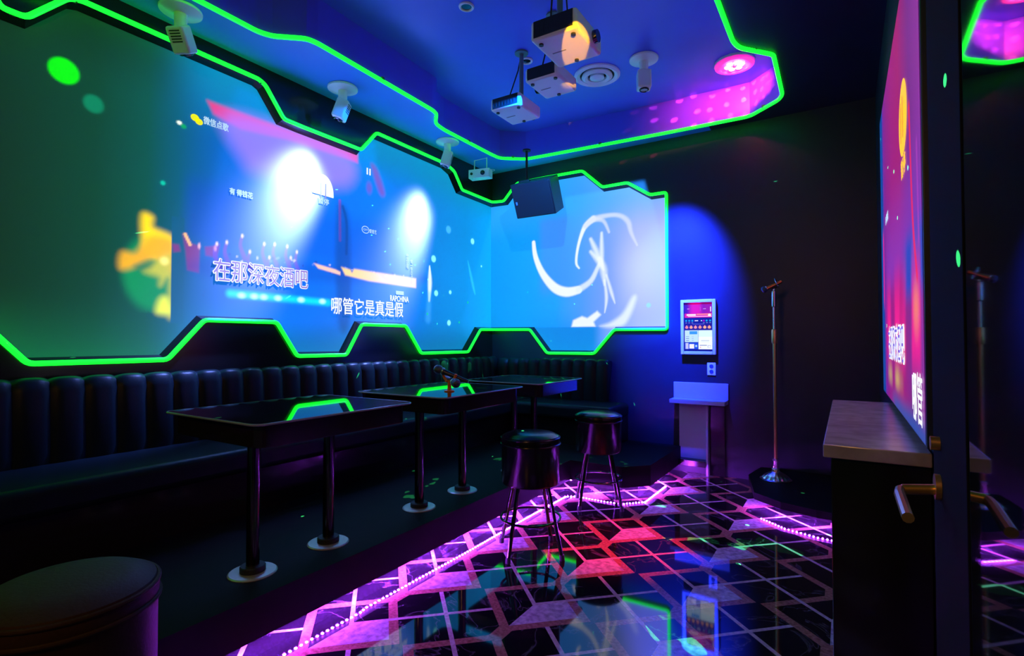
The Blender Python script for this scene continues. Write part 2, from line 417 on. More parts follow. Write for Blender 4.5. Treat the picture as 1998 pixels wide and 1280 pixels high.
# ceiling: soffit ring with a raised tray in it
TRAY_L = [(-3.0, -0.3), (-3.0, 1.855), (-2.97, 1.93), (-2.815, 2.06), (-2.80, 2.13), (-2.83, 3.26), (-2.846, 3.332), (-2.985, 3.48), (-3.01, 3.62), (-3.01, 4.36), (-3.0, 4.51), (-2.785, 4.675), (-2.6, 4.69), (-1.362, 4.757), (-0.659, 4.774), (-0.423, 4.566), (-0.388, 4.483), (-0.381, 3.83), (-0.395, 3.80), (-0.556, 3.61), (-0.578, 3.514), (-0.578, -0.3)]
back = [p for p in TRAY_L[1:] if p[0] < -1.0]
right = [p for p in TRAY_L if p[0] > -1.0]
v, f = fill([[(WL - .06, -.8), (-1.0, -.8), (-1.0, -.3), TRAY_L[0]] + back + [(-1.0, 4.766), (-1.0, WB + .1), (WL - .06, WB + .1)]])
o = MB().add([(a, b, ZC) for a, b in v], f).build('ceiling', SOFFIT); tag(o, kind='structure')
v, f = fill([[(-1.0, -.8), (WR, -.8), (WR, WB + .1), (-1.0, WB + .1), (-1.0, 4.766)] + right + [(-1.0, -.3)]])
o = MB().add([(a, b, ZC) for a, b in v], f).build('ceiling_unlit', BLACK_WALL); tag(o, kind='structure')  # right part of the soffit, its lack of light painted as black
v, f = fill([TRAY_L])
mb = MB().add([(a, b, ZT) for a, b in v], f)
n = len(TRAY_L)
for i in range(n):
    p, q = TRAY_L[i], TRAY_L[(i + 1) % n]
    mb.add([(*p, ZC), (*q, ZC), (*q, ZT), (*p, ZT)], [(0, 1, 2, 3)])
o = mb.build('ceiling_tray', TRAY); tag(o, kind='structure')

# low platform under the booths, and the stage; each a thin board lipping over a recessed plinth
PLAT = [(WL, -0.8), (-1.885, -0.8), (-1.885, 3.86), (-1.45, 3.86), (-1.285, 4.035), (-1.285, WB), (WL, WB)]
PLIN = [(WL, -0.8), (-2.02, -0.8), (-2.02, 4.02), (-1.56, 4.02), (-1.43, 4.16), (-1.43, WB), (WL, WB)]
o = MB().prism(PLAT, 0.072, 0.23).prism(PLIN, 0.0, 0.072).build('floor_platform', STAGEMAT); tag(o, kind='structure')
STG = [(-0.62, WB), (-0.67, 4.60), (-0.56, 4.09), (-0.38, 3.945), (-0.17, 3.872), (WR, 3.852), (WR, WB)]
STP = [(-0.50, WB), (-0.52, 4.66), (-0.42, 4.28), (-0.30, 4.13), (-0.12, 4.06), (WR, 4.04), (WR, WB)]
o = MB().prism(STG, 0.072, 0.12).prism(STP, 0.0, 0.072).build('floor_stage', STAGEMAT); tag(o, kind='structure')

# glass door standing open on the right
door = MB().box((0.135, 0.93, 0.0), (0.175, 1.25, 2.25), 0.002).box((0.135, -0.1, 0.0), (0.175, 0.93, 0.12)).box((0.135, -0.1, 2.15), (0.175, 0.93, 2.25)).build('door_1', mat('matte_black_door_frame', (.006, .006, .006), .9, ior=1.2)); tag(door, kind='structure')
MB().box((0.137, -0.1, 0.12), (0.173, 0.93, 2.15)).build('door_glass', DOORMAT, door)
hb = MB().cyl((0.135, 1.17, 0.945), (0.127, 1.17, 0.945), 0.022, n=24).cyl((0.128, 1.17, 0.94), (0.082, 1.165, 0.935), 0.009)
hb.tube([(0.086, 1.168, 0.935), (0.078, 1.16, 0.934), (0.076, 1.14, 0.932), (0.078, 1.02, 0.925)], 0.0085)
hb.build('door_handle', BRASS, door)
MB().cyl((0.135, 1.17, 1.02), (0.122, 1.17, 1.02), 0.012).build('lock_cylinder', BRASS, door)

# ================================================================== SCREENS
c = Canvas(0.2, 5.0, 1.0, 3.04, 0.008)
c.ramp([(0.2, (0, 26, 14)), (0.8, (0, 40, 22)), (1.2, (0, 60, 40)), (1.45, (0, 76, 66)), (1.62, (0, 84, 112)), (1.9, (0, 90, 180)), (2.3, (0, 100, 220)), (3.0, (0, 95, 205)), (3.6, (0, 105, 215)), (4.0, (0, 118, 200)), (4.5, (0, 128, 205)), (5.0, (0, 150, 235))])  # dark green left end: wash of the green lights painted into the picture
c.put(lin((0, 92, 150)), c.ss((1.42 - c.T) / .3) * c.ss((c.S - 1.5) / .5) * 0.75)
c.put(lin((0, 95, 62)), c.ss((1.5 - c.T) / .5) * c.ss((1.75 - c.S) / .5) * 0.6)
c.put(lin((0, 8, 6)), c.ss((c.T - 2.55) / .45) * c.ss((2.0 - c.S) / .9) * 0.8)
c.put(lin((0, 120, 165)), c.ss((c.T - 2.45) / .4) * c.ss((c.S - 1.5) / .4) * 0.8)
c.put(lin((0, 60, 200)), c.ss((c.T - 1.75) / .15) * c.ss((2.3 - c.T) / .2) * c.ss((c.S - 1.62) / .1) * c.ss((3.9 - c.S) / .3) * 0.35)
c.disc((1.056, 2.605), (0.075, 0.075), (0, 225, 0), 1, 0.25)
c.disc((1.187, 2.48), (0.058, 0.06), (0, 120, 84), 1, 0.4)
c.disc((1.623, 2.53), (0.02, 0.016), (235, 255, 235), 1, 0.6); c.disc((1.648, 2.515), (0.024, 0.02), (0, 170, 80), .8, 0.7); c.disc((1.536, 2.136), 0.02, (0, 190, 160), 1, 0.7)
# the green and yellow swirl with its straight right edge
clip = (c.S < 1.592) & (c.T > 1.356); clip = clip * 1.0
c.disc((1.50, 1.59), (0.20, 0.27), (0, 140, 80), 0.9, 0.35, clip)
Y1, Y2 = (250, 215, 10), (235, 170, 20)
for pts, colr, al in (([(1.43, 1.925), (1.482, 1.922), (1.49, 1.86), (1.592, 1.82), (1.592, 1.70), (1.46, 1.69), (1.43, 1.80)], Y1, 1), ([(1.33, 1.69), (1.40, 1.70), (1.47, 1.80), (1.592, 1.79), (1.592, 1.60), (1.50, 1.68), (1.40, 1.62), (1.325, 1.60)], Y2, .95),
                      ([(1.44, 1.60), (1.50, 1.66), (1.592, 1.70), (1.592, 1.36), (1.575, 1.36), (1.575, 1.56), (1.53, 1.52), (1.52, 1.57)], (190, 190, 60), .9), ([(1.515, 1.358), (1.592, 1.358), (1.575, 1.44), (1.545, 1.455), (1.52, 1.42)], (225, 235, 60), 1), ([(1.40, 1.625), (1.48, 1.655), (1.47, 1.62), (1.42, 1.60)], (0, 110, 80), .9)):
    c.poly(pts, colr, al, 0.032)
    c.img[..., :] = np.where((clip[..., None] < .5) & (c.S[..., None] > 1.592) & (c.S[..., None] < 1.66) & (c.T[..., None] > 1.3) & (c.T[..., None] < 1.95), np.array(lin((0, 84, 120))), c.img)
c.disc((1.55, 1.67), (0.04, 0.04), (255, 240, 130), .9, .9, clip)
# pink beam along the top, then the crowd
c.poly([(1.79, 2.73), (3.02, 2.75), (3.02, 2.68), (2.36, 2.66), (2.01, 2.62), (1.83, 2.66)], (225, 40, 120), .85, 0.02)
c.poly([(1.93, 2.70), (2.9, 2.72), (2.9, 2.45), (2.2, 2.35), (2.02, 2.42)], (150, 110, 235), .7, 0.09)
c.poly([(3.17, 2.70), (3.24, 2.68), (3.33, 2.50), (3.27, 2.48)], (120, 40, 120), .7, 0.03); c.disc((3.15, 2.50), (.05, .08), (110, 50, 130), .6, .8)
c.line([(2.84, 2.32), (2.845, 2.0)], 0.018, (130, 40, 160), .8, .7); c.line([(2.87, 2.28), (2.91, 2.15), (2.91, 1.9)], 0.02, (0, 40, 120), .8, .8)
c.poly([(2.80, 2.20), (2.88, 2.3), (2.95, 2.1), (2.95, 1.35), (2.83, 1.35)], (0, 45, 110), .6, 0.04)
for pts in ([(1.65, 1.85), (1.69, 1.80), (1.755, 1.79), (1.75, 1.62), (1.68, 1.63), (1.668, 1.75)], [(1.785, 1.79), (1.83, 1.80), (1.88, 1.82), (1.86, 1.73), (1.79, 1.735)], [(1.59, 1.78), (1.63, 1.78), (1.64, 1.74), (1.6, 1.73)]):
    c.poly(pts, (120, 48, 120), .9, 0.01)
for (x, z) in ((1.86, 1.82), (1.925, 1.84), (2.03, 1.90), (2.085, 1.80), (2.19, 1.87), (2.23, 1.78), (2.27, 1.88), (2.37, 1.88), (2.40, 1.80), (2.45, 1.85)):
    c.line([(x, z), (x - .012, z - .07), (x + .02, z - .15)], [0.013, 0.018, 0.026], (105, 62, 190), .85, .6); c.disc((x, z), (0.014, 0.022), (235, 215, 235), .9, .8)
c.line([(1.665, 1.85), (1.695, 1.79)], 0.014, (255, 190, 120), .9, .7); c.disc((1.75, 1.79), (.012, .03), (250, 190, 190), .8, .8); c.disc((1.85, 1.79), (.015, .03), (245, 170, 170), .6, .8)
rs = np.random.RandomState(3)
for k in range(60):
    c.disc((rs.uniform(1.9, 3.75), rs.uniform(1.72, 1.80)), (rs.uniform(.008, .022), rs.uniform(.008, .02)), [(120, 150, 255), (20, 40, 150), (230, 220, 250)][k % 3], .7, .8)
c.poly([(1.9, 1.74), (3.73, 1.82), (3.73, 1.74), (1.9, 1.60)], (0, 40, 150), .35, 0.05)
c.line([(1.95, 1.505), (2.73, 1.49)], 0.045, (0, 215, 235), .9, 1); c.line([(2.73, 1.49), (2.77, 1.49)], 0.04, (0, 180, 235), .6, 1)
for x in (2.03, 2.12, 2.19, 2.30, 2.49, 2.68): c.disc((x, 1.497), (0.045, 0.03), (200, 255, 250), .9, .9)
c.poly([(2.60, 1.785), (2.80, 1.76), (2.85, 1.745), (2.85, 1.72), (2.64, 1.75)], (240, 190, 150), .95, 0.008)
c.poly([(2.86, 1.785), (2.95, 1.775), (2.97, 1.75), (2.99, 1.785), (3.04, 1.785), (3.735, 1.775), (3.735, 1.69), (3.154, 1.70), (2.90, 1.725)], (245, 205, 95), .97, 0.012)
c.poly([(3.25, 1.78), (3.735, 1.775), (3.735, 1.70), (3.35, 1.72)], (225, 190, 215), .7, 0.02)
c.line([(3.93, 1.92), (3.935, 1.76), (3.925, 1.58)], [.012, .045, .02], (215, 240, 255), .95, .9); c.line([(3.93, 1.65), (3.91, 1.4)], [.05, .07], (60, 160, 240), .5, 1)
for x, z, r_, k in ((3.989, 1.999, .042, 1), (4.029, 1.661, .036, 1), (4.633, 2.274, .04, 1), (4.25, 1.687, .025, 1), (4.231, 1.371, .035, 1), (4.401, 1.381, .015, 0), (4.22, 2.33, .05, 2), (4.8, 2.02, .015, 1), (3.90, 1.45, .015, 0), (4.55, 1.60, .015, 0)):
    c.disc((x, z), r_, [(0, 190, 140), (130, 245, 250), (60, 170, 245)][k], .95, .45)
c.line([(4.55, 2.05), (4.62, 1.85), (4.68, 1.70)], [.01, .04, .02], (40, 190, 225), .6, 1)
c.img *= (1 + 0.06 * c.noise(3, 3, 5))[..., None]
scrL = thing('projection_screen', 'long projected screen on the left wall showing a concert crowd and white lyrics', 'projection screen', (SX, 2.6, 2.0))
ML = scrL.location.copy()
def local(o):                                                # keep world-built meshes where they are under a moved parent
    o.matrix_parent_inverse = Matrix.Translation(o.parent.location).inverted(); return o
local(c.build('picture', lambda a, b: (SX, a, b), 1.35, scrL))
TXW = mat('white_projected_lettering', (0.06, 0.06, 0.06), .5, emit=(0.92, 0.97, 1.0), strength=1.1, sample=False)
TXP = mat('mauve_projected_lettering', (0.06, 0.06, 0.06), .5, emit=lin((150, 120, 205)), strength=1.0, sample=False)
TXS = mat('soft_projected_lettering', (0.06, 0.06, 0.06), .5, emit=lin((190, 225, 250)), strength=1.0, sample=False)
TXB = mat('grey_violet_projected_bars', (0.06, 0.06, 0.06), .5, emit=lin((120, 110, 190)), strength=1.0, sample=False)
TXY = mat('yellow_projected_icon', (0.06, 0.06, 0.06), .5, emit=lin((240, 240, 10)), strength=1.0, sample=False)
TXO = mat('amber_projected_icon', (0.06, 0.06, 0.06), .5, emit=lin((255, 196, 0)), strength=1.15, sample=False)
TXR = mat('orange_projected_bars', (0.06, 0.06, 0.06), .5, emit=lin((225, 130, 20)), strength=1.0, sample=False)
def circ(cx, cz, rx, rz, n=28, a0=0, a1=360): return [(cx + rx * math.cos(R(a0 + (a1 - a0) * k / n)), cz + rz * math.sin(R(a0 + (a1 - a0) * k / n))) for k in range(n + (a1 - a0 < 360))]
LY = [local(text('lyric_outline', '在那深夜酒吧', 'L', 1.838, 1.582, .12, TXW, scrL, .705, .0055, .003, height=.145)),
      local(text('lyric_lettering', '在那深夜酒吧', 'L', 1.838, 1.582, .12, TXP, scrL, .705, 0, .006, height=.145))]
local(text('lyric_lettering', '哪管它是真是假', 'L', 2.762, 1.405, .12, TXW, scrL, .80, .0012, .005, height=.135))
local(text('corner_caption', '微信点歌', 'L', 1.765, 2.573, .06, TXS, scrL, .16, .001, .004, height=.05))
local(flat('chat_icon', [circ(1.712, 2.592, .026, .022), circ(1.737, 2.575, .024, .020)], 'L', TXY, scrL, .004))
local(text('song_caption', '有 得钱花', 'L', 1.938, 2.165, .05, TXS, scrL, .16, .002, .004, height=.042))
local(flat('pause_icon', [circ(2.675, 2.345, .10, .145, 32, -8, 188)], 'L', TXW, scrL, .004))
for x in (2.648, 2.692): local(flat('pause_bar', [[(x, 2.30), (x + .01, 2.30), (x + .01, 2.42), (x, 2.42)]], 'L', TXB, scrL, .007))
local(text('pause_caption', '暂停', 'L', 2.63, 2.255, .05, TXS, scrL, .10, .001, .005, height=.048))
local(text('pause_mark', 'II', 'L', 3.118, 2.61, .08, TXW, scrL, .042, .001, .004, height=.055))
ring = [circ(3.108, 2.132, .042, .032), circ(3.108, 2.132, .036, .026)]
mbr = MB(); Mw = wall_matrix('L', 0, 0, .004)
for k in range(28): mbr.add([Mw @ Vector((*ring[0][k], 0)), Mw @ Vector((*ring[0][(k + 1) % 28], 0)), Mw @ Vector((*ring[1][(k + 1) % 28], 0)), Mw @ Vector((*ring[1][k], 0))], [(0, 1, 2, 3)])
local(mbr.build('channel_badge', TXS, scrL)); local(text('channel_badge_lettering', 'iQIYI', 'L', 3.082, 2.122, .03, TXS, scrL, .052, 0, .004, height=.02)); local(text('channel_caption', '爱奇艺', 'L', 3.152, 2.113, .03, TXS, scrL, .08, .0005, .004, height=.034))
local(text('show_caption', 'RAPCHINA', 'L', 3.40, 1.545, .06, TXW, scrL, .235, .001, .004, height=.052)); local(flat('show_caption_bar', [[(3.47, 1.607), (3.57, 1.607), (3.57, 1.642), (3.47, 1.642)]], 'L', TXS, scrL, .004))
local(text('credit_column', '中国说唱', 'L', 3.60, 1.86, .03, TXS, scrL, .03, 0, .004, vertical=True, height=.14)); local(text('credit_column', '第一季总决赛', 'L', 3.655, 1.74, .03, TXS, scrL, .032, 0, .004, vertical=True, height=.21))

c = Canvas(-3.46, -1.30, 0.98, 3.0, 0.008)
c.ramp([(-3.5, (0, 142, 225)), (-3.0, (0, 150, 245)), (-2.6, (20, 150, 250)), (-2.3, (75, 145, 245)), (-2.0, (120, 150, 245)), (-1.7, (165, 170, 248)), (-1.3, (175, 180, 250))])
c.put(lin((0, 130, 225)), c.ss((1.55 - c.T) / .35) * c.ss((-2.1 - c.S) / .4) * 0.8)
c.put(lin((45, 160, 250)), c.ss((c.T - 2.25) / .4) * 0.6)
c.put(lin((70, 130, 240)), c.ss((c.S + 2.85) / .12) * c.ss((-2.30 - c.S) / .25) * c.ss((c.T - 1.6) / .2) * c.ss((2.55 - c.T) / .1) * .55)
WHT = (240, 244, 255)
c.disc((-1.65, 1.9), (.42, .55), (205, 205, 250), .6, 1)
c.line([(-2.875, 2.262), (-2.85, 2.10), (-2.76, 1.91), (-2.62, 1.755), (-2.48, 1.70), (-2.34, 1.715)], [.026, .034, .046, .060, .062, .05], WHT, .97, .4)
c.line([(-2.34, 1.715), (-2.20, 1.80), (-2.12, 1.94), (-2.09, 2.0)], [.05, .04, .03, .02], (225, 232, 255), .85, .7)
c.line([(-2.33, 1.94), (-2.362, 1.99), (-2.355, 2.10), (-2.32, 2.24), (-2.26, 2.37), (-2.17, 2.435)], [.012, .018, .020, .024, .035, .045], WHT, .95, .6)
c.line([(-2.26, 2.37), (-2.17, 2.43), (-2.0, 2.45), (-1.88, 2.43), (-1.80, 2.36), (-1.77, 2.25), (-1.71, 2.12)], [.04, .045, .035, .035, .04, .03, .015], (215, 215, 250), .8, .8)
c.line([(-2.17, 2.43), (-2.06, 2.40), (-2.0, 2.28)], [.04, .03, .02], (220, 220, 250), .7, .8)
for (p0, p1, p2, wd) in (((-2.20, 2.23), (-2.13, 2.08), (-2.08, 1.95), .05), ((-2.08, 2.28), (-2.08, 2.08), (-2.07, 1.93), .04), ((-2.10, 2.02), (-2.06, 1.90), (-2.05, 1.75), .065), ((-2.05, 1.80), (-2.03, 1.62), (-2.05, 1.47), .03), ((-2.03, 1.85), (-1.98, 1.68), (-1.94, 1.56), .03), ((-2.2, 2.1), (-2.1, 1.98), (-2.06, 1.9), .05)):
    c.line([p0, p1, p2], [wd * .6, wd, wd * .3], WHT, .75, .95)
c.poly([(-2.42, 1.33), (-2.40, 1.40), (-2.30, 1.44), (-2.24, 1.42), (-2.13, 1.49), (-2.09, 1.45), (-2.17, 1.38), (-2.15, 1.33)], WHT, .95, .015)
c.poly([(-2.10, 1.33), (-1.99, 1.37), (-1.86, 1.46), (-1.76, 1.62), (-1.72, 1.60), (-1.79, 1.42), (-1.88, 1.33)], (228, 234, 255), .9, .03)
c.put(lin((0, 125, 215)), c.ss((1.335 - c.T) / .012) * c.ss((-2.0 - c.S) / .2))
c.disc((-1.60, 1.53), (.03, .03), (140, 225, 255), .7, .5); c.disc((-2.95, 1.72), .012, (0, 210, 255), .8, .8)
scrB = thing('projection_screen', 'bright blue and lavender projected screen on the back wall with a white swirling dress', 'projection screen', (-2.4, SY, 2.0))
local(c.build('picture', lambda a, b: (a, SY, b), 1.05, scrB))

c = Canvas(1.90, 3.86, 0.90, 2.50, 0.008)
c.ramp([(1.9, (140, 40, 150)), (2.2, (120, 30, 135)), (2.6, (165, 0, 105)), (3.0, (160, 0, 120)), (3.35, (140, 10, 130)), (3.58, (120, 20, 150)), (3.66, (0, 60, 160)), (3.86, (0, 70, 150))])
c.put(lin((130, 50, 190)), c.ss((c.T - 1.35) / .2) * c.ss((2.0 - c.T) / .5) * c.ss((3.6 - c.S) / .3) * .7)
c.put(lin((0, 70, 190)), c.ss((c.T - 1.3) / .1) * c.ss((1.62 - c.T) / .12) * c.ss((2.6 - c.S) / .3) * .9)
nz = c.noise(14, 1.5, 9)
c.put(lin((250, 10, 140)), np.clip(nz * 1.5 + .6, 0, 1) * c.ss((1.60 - c.T) / .35) * c.ss((c.T - 1.02) / .18) * c.ss((3.62 - c.S) / .3) * .9)
c.disc((2.08, 1.30), (.14, .14), (255, 150, 90), .7, 1)
c.put(lin((215, 190, 90)), c.ss((1.12 - c.T) / .1) * c.ss((c.T - .95) / .08) * c.ss((3.5 - c.S) / .2) * c.ss((c.S - 2.5) / .3) * np.clip(nz + .5, 0, 1) * .8)
c.put(lin((0, 80, 170)), c.ss((1.0 - c.T) / .09) * c.ss((3.3 - c.S) / .4) * .85)
c.line([(2.2, 1.98), (2.14, 1.6), (2.04, 1.4)], .035, (250, 20, 70), .85, .8); c.line([(2.0, 1.8), (1.98, 1.5)], .03, (190, 60, 190), .6, 1)
c.put(lin((245, 0, 150)), c.ss((3.72 - c.S) / .05) * c.ss((c.S - 3.60) / .05) * c.ss((1.85 - c.T) / .1) * c.ss((c.T - 1.35) / .1))
scrR = thing('wall_screen', 'tall magenta and purple video screen on the right wall with a yellow pause symbol', 'screen', (0.2, 2.88, 1.7))
local(MB().box((0.190, 1.89, 0.89), (WR, 3.87, 2.51), 0.004).build('screen_body', mat('blue_black_screen_edge', (.02, .03, .06), .4), scrR))
local(c.build('picture', lambda a, b: (0.188, a, b), 0.95, scrR))
local(flat('pause_icon', [circ(2.385, 2.01, .155, .135, 36)], 'R', TXO, scrR, .003))
for x in (2.44, 2.365): local(flat('pause_bar', [[(x, 1.93), (x - .025, 1.93), (x - .025, 2.08), (x, 2.08)]], 'R', TXR, scrR, .006))
local(text('pause_caption', '暂停', 'R', 2.47, 1.80, .1, TXO, scrR, .17, .002, .004, height=.07))
local(text('song_caption', '有 得钱花', 'R', 3.40, 1.80, .05, TXS, scrR, .2, .002, .004, height=.045))
local(text('lyric_outline', '在那深夜酒吧', 'R', 3.30, 1.108, .14, TXW, scrR, .84, .008, .003, height=.155))
local(text('lyric_lettering', '在那深夜酒吧', 'R', 3.30, 1.108, .14, mat('indigo_projected_lettering', (.1, .1, .4), .5, emit=lin((120, 90, 200)), strength=1, sample=False), scrR, .84, 0, .006, height=.155))
local(text('lyric_lettering', '哪管', 'R', 2.18, 0.945, .14, TXW, scrR, .27, .002, .005, height=.155))

# ================================================================== NEON AND LED
def rounded(pts, r=0.03, closed=True):
    out = []; N = len(pts)
    for i in range(N):
        p = Vector(pts[i])
        if not closed and i in (0, N - 1): out.append(p); continue
        a = Vector(pts[i - 1]) - p; b = Vector(pts[(i + 1) % N]) - p
        k = min(r, a.length * .4, b.length * .4); s, e = p + a.normalized() * k, p + b.normalized() * k
        for t in (0, .33, .67, 1): out.append(s * (1 - t) ** 2 + p * 2 * t * (1 - t) + e * t ** 2)
    return out
d_ = 0.012
path = [(WL + d_, a, b) for a, b in L_TOP] + [(WL + .03, WB - .03, CT)] + [(a, WB - d_, b) for a, b in B_TOP + B_BOT] + [(WL + .03, WB - .03, CB)] + [(WL + d_, a, b) for a, b in L_BOT[::-1]]
t = thing('neon_outline', 'green neon tube tracing the zigzag frame around the wall screens', 'neon light', (WL, 2.6, 2.0))
local(MB().tube(rounded(path, .025), 0.014, True, 10).build('neon_tube', NEON, t))
def clips(t, pts, place, every=2):
    for i in range(0, len(pts) - 1, every):
        q = place(((pts[i][0] + pts[i + 1][0]) / 2, (pts[i][1] + pts[i + 1][1]) / 2))
        local(MB().box([x - .013 for x in q], [x + .013 for x in q], .003).build('tube_clip', CLIP, t))
CLIP = mat('clear_green_clip', (0.1, 0.35, 0.12), 0.25)
clips(t, L_TOP, lambda p: (WL + .006, p[0], p[1]))
path = rounded([(a, b, ZC - .008) for a, b in TRAY_L], .05)
t = thing('neon_outline', 'green neon tube edging the raised blue ceiling panel', 'neon light', (-1.7, 2.2, ZC))
local(MB().tube(path, 0.014, True, 10).build('neon_tube', NEON, t))
clips(t, TRAY_L[4:-1], lambda p: (p[0], p[1], ZC + .006), 2)

def led(label, pts, loc):
    t = thing('led_strip', label, 'led strip', loc)
    local(MB().tube(rounded([(a, b, 0.0695) for a, b in pts], .03, False), 0.0025, False, 6).build('tape', VIOLET, t))
    mb = MB(); gap = 0.026; carry = 0
    for i in range(len(pts) - 1):
        a, b = Vector(pts[i]), Vector(pts[i + 1]); L = (b - a).length; x = carry
        while x < L:
            q = a + (b - a) * (x / L); mb.box((q.x - .004, q.y - .004, 0.0645), (q.x + .004, q.y + .004, 0.0675)); x += gap
        carry = x - L
    local(mb.build('beads', BEAD, t))
led('violet led tape under the lip of the long booth platform', [(-1.922, 0.6), (-1.922, 1.45), (-1.918, 1.73), (-1.93, 1.75), (-1.922, 2.5), (-1.93, 3.3), (-1.922, 3.86), (-1.84, 3.905), (-1.6, 3.895), (-1.47, 3.91), (-1.335, 4.06), (-1.328, 4.60)], (-1.91, 2.5, .066))
led('short violet led tape under the edge of the microphone stage', [(-0.52, 4.12), (-0.36, 3.985), (-0.16, 3.915), (0.2, 3.895)], (-.2, 3.95, .066))

# ================================================================== BOOTH SEATING
def booth_back(length, top, z0, depth, pitch=0.13):
    """channelled backrest along +X, its face towards -Y, its back at y = 0"""
    prof = [(-depth, z0), (-depth - .01, z0 + .1), (-depth, z0 + .25), (-depth + .01, top - .06), (-depth + .025, top - .02), (-depth * .55, top), (-.02, top - .005), (0, top - .03)]
    nx = max(int(length / pitch), 1); m = 8; vs = []; fs = []; P = len(prof)
    for i in range(nx * m + 1):
        x = length * i / (nx * m); ph = (i % m) / m; bul = 0.020 * (1 - abs(2 * ph - 1) ** 3.0)
        for j, (y, z) in enumerate(prof):
            k = 1.0 if j < P - 2 else 0.3
            vs.append((x, y - bul * k + .01, z + (bul * .6 * k if j >= 4 else 0)))
    for i in range(nx * m):
        for j in range(P - 1): fs.append((i * P + j, (i + 1) * P + j, (i + 1) * P + j + 1, i * P + j + 1))
    fs.append(tuple(range(P))); fs.append(tuple(range(nx * m * P, nx * m * P + P))[::-1])
    return MB().add(vs, fs, True)
def booth(name, label, loc, rz, length, seat_len, depth, seat_z, top, pitch, seat_x=0.0):
    t = thing(name, label, 'booth seat', loc, rz)
    booth_back(length, top - loc[2], seat_z - loc[2] - .05, .11, pitch).build('backrest', LEATHER, t, 60)
    MB().box((seat_x, -depth, seat_z - loc[2] - .13), (seat_len, -.06, seat_z - loc[2]), .035, seg=4).build('seat', LEATHER, t)
    MB().box((seat_x, -depth + .06, 0), (seat_len - .03, -.02, seat_z - loc[2] - .125)).build('base', LACQUER, t)
    return t
booth('booth_bench', 'long black channelled leather booth under the left wall screen', (WL + .006, 0.0, .23), R(90), 4.9, 4.79, .60, .60, 1.005, .14)
booth('booth_bench', 'short black channelled leather booth under the back wall screen', (WL + .135, WB - .006, .23), 0, 1.295, 1.495, .56, .60, .995, .118, .48)

# ================================================================== TABLES
def make_table(label, loc, w_, d_, legs):
    t = thing('booth_table', label, 'table', loc, 0, 'black glass booth tables')
    cc = 0.045; x, y = w_ / 2, d_ / 2; H = 0.668
    poly = []
    for sx, sy, a0 in ((1, 1, 0), (-1, 1, 90), (-1, -1, 180), (1, -1, 270)):
        for k in range(5):
            a = R(a0 + 22.5 * k); poly.append((sx * (x - cc) + cc * math.cos(a), sy * (y - cc) + cc * math.sin(a)))
    MB().prism(poly, H - .008, H).build('tabletop', GLASS, t)
    MB().tube([(px, py, H - .004) for px, py in poly], .0045, True, 8).build('glass_edge', EDGE, t)
    MB().prism([(px * .93, py * .93) for px, py in poly], H - .095, H - .008, bev=.004).build('apron', LACQUER, t)
    for ly in legs:
        lg = MB().cyl((0, ly, .03), (0, ly, H - .09), .026, n=28).build('leg', CHROME, t)
        MB().lathe([(.050, .006), (.050, .028), (.046, .032), (.027, .034)], 28, Matrix.Translation((0, ly, 0))).build('collar', RUBBER, lg)
        MB().lathe([(.095, 0), (.095, .003), (.090, .007), (.045, .008)], 40, Matrix.Translation((0, ly, 0))).build('base_plate', STEEL, lg)
    return t
make_table('nearest black glass booth table with cut corners, no microphones on it', (-2.10, 1.505, .23), .67, .81, (-.205, .175))
make_table('middle black glass booth table carrying the orange stand and two microphones', (-2.095, 2.535, .23), .67, .81, (-.225, .181))
make_table('farthest black glass booth table beside the back wall booth', (-2.09, 3.48, .23), .68, .68, (-.15, .15))

# orange rest with two dark microphones on the middle table
TT = 0.899
hx, hy = -1.955, 2.41
t = thing('microphone_rest', 'small orange rest holding two crossed microphones on the middle table', 'microphone rest', (hx, hy, TT))
MB().lathe([(.030, 0), (.030, .004), (.012, .010), (.010, .05), (.014, .056)], 24).build('stem', ORANGE, t)
mb = MB()
for s in (-1, 1): mb.tube([(0, 0, .052), (s * .02, 0, .060), (s * .038, 0, .078), (s * .05, 0, .10)], .008); mb.tube([(s * .012, -.02, .06), (s * .012, .02, .06)], .007)
mb.build('fork', ORANGE, t)
BLUEMIC = mat('dark_blue_microphone_body', (.02, .03, .09), .3); MESH = mat('dark_grille_mesh', (.10, .12, .18), .35, metal=.7, noise=(500, .5, .4))
def microphone(label, p0, p1, loc, group=None, body=None):
    t = thing('microphone', label, 'microphone', loc, 0, group)
    M = (Vector(p1) - Vector(p0)).to_track_quat('Z', 'Y').to_matrix().to_4x4(); M = Matrix.Translation(Vector(p0)) @ M; L = (Vector(p1) - Vector(p0)).length
    MB().lathe([(.010, 0), (.012, .01), (.013, L * .4), (.017, L * .72)], 24, M).build('handle', body or BLUEMIC, t)
    MB().lathe([(.021, L * .72), (.022, L * .73), (.022, L * .76), (.021, L * .77)], 24, M).build('ring', NICKEL, t)
    MB().lathe([(.019, L * .77), (.026, L * .83), (.027, L * .89), (.022, L * .96), (.010, L)], 24, M).build('grille', MESH, t)
    return t
microphone('upper dark microphone leaning left in the orange rest', (.10, .05, .055), (-.09, -.03, .135), (hx, hy, TT))
microphone('lower dark microphone pointing right beneath the other in the orange rest', (-.10, .06, .088), (.085, -.03, .045), (hx, hy, TT))

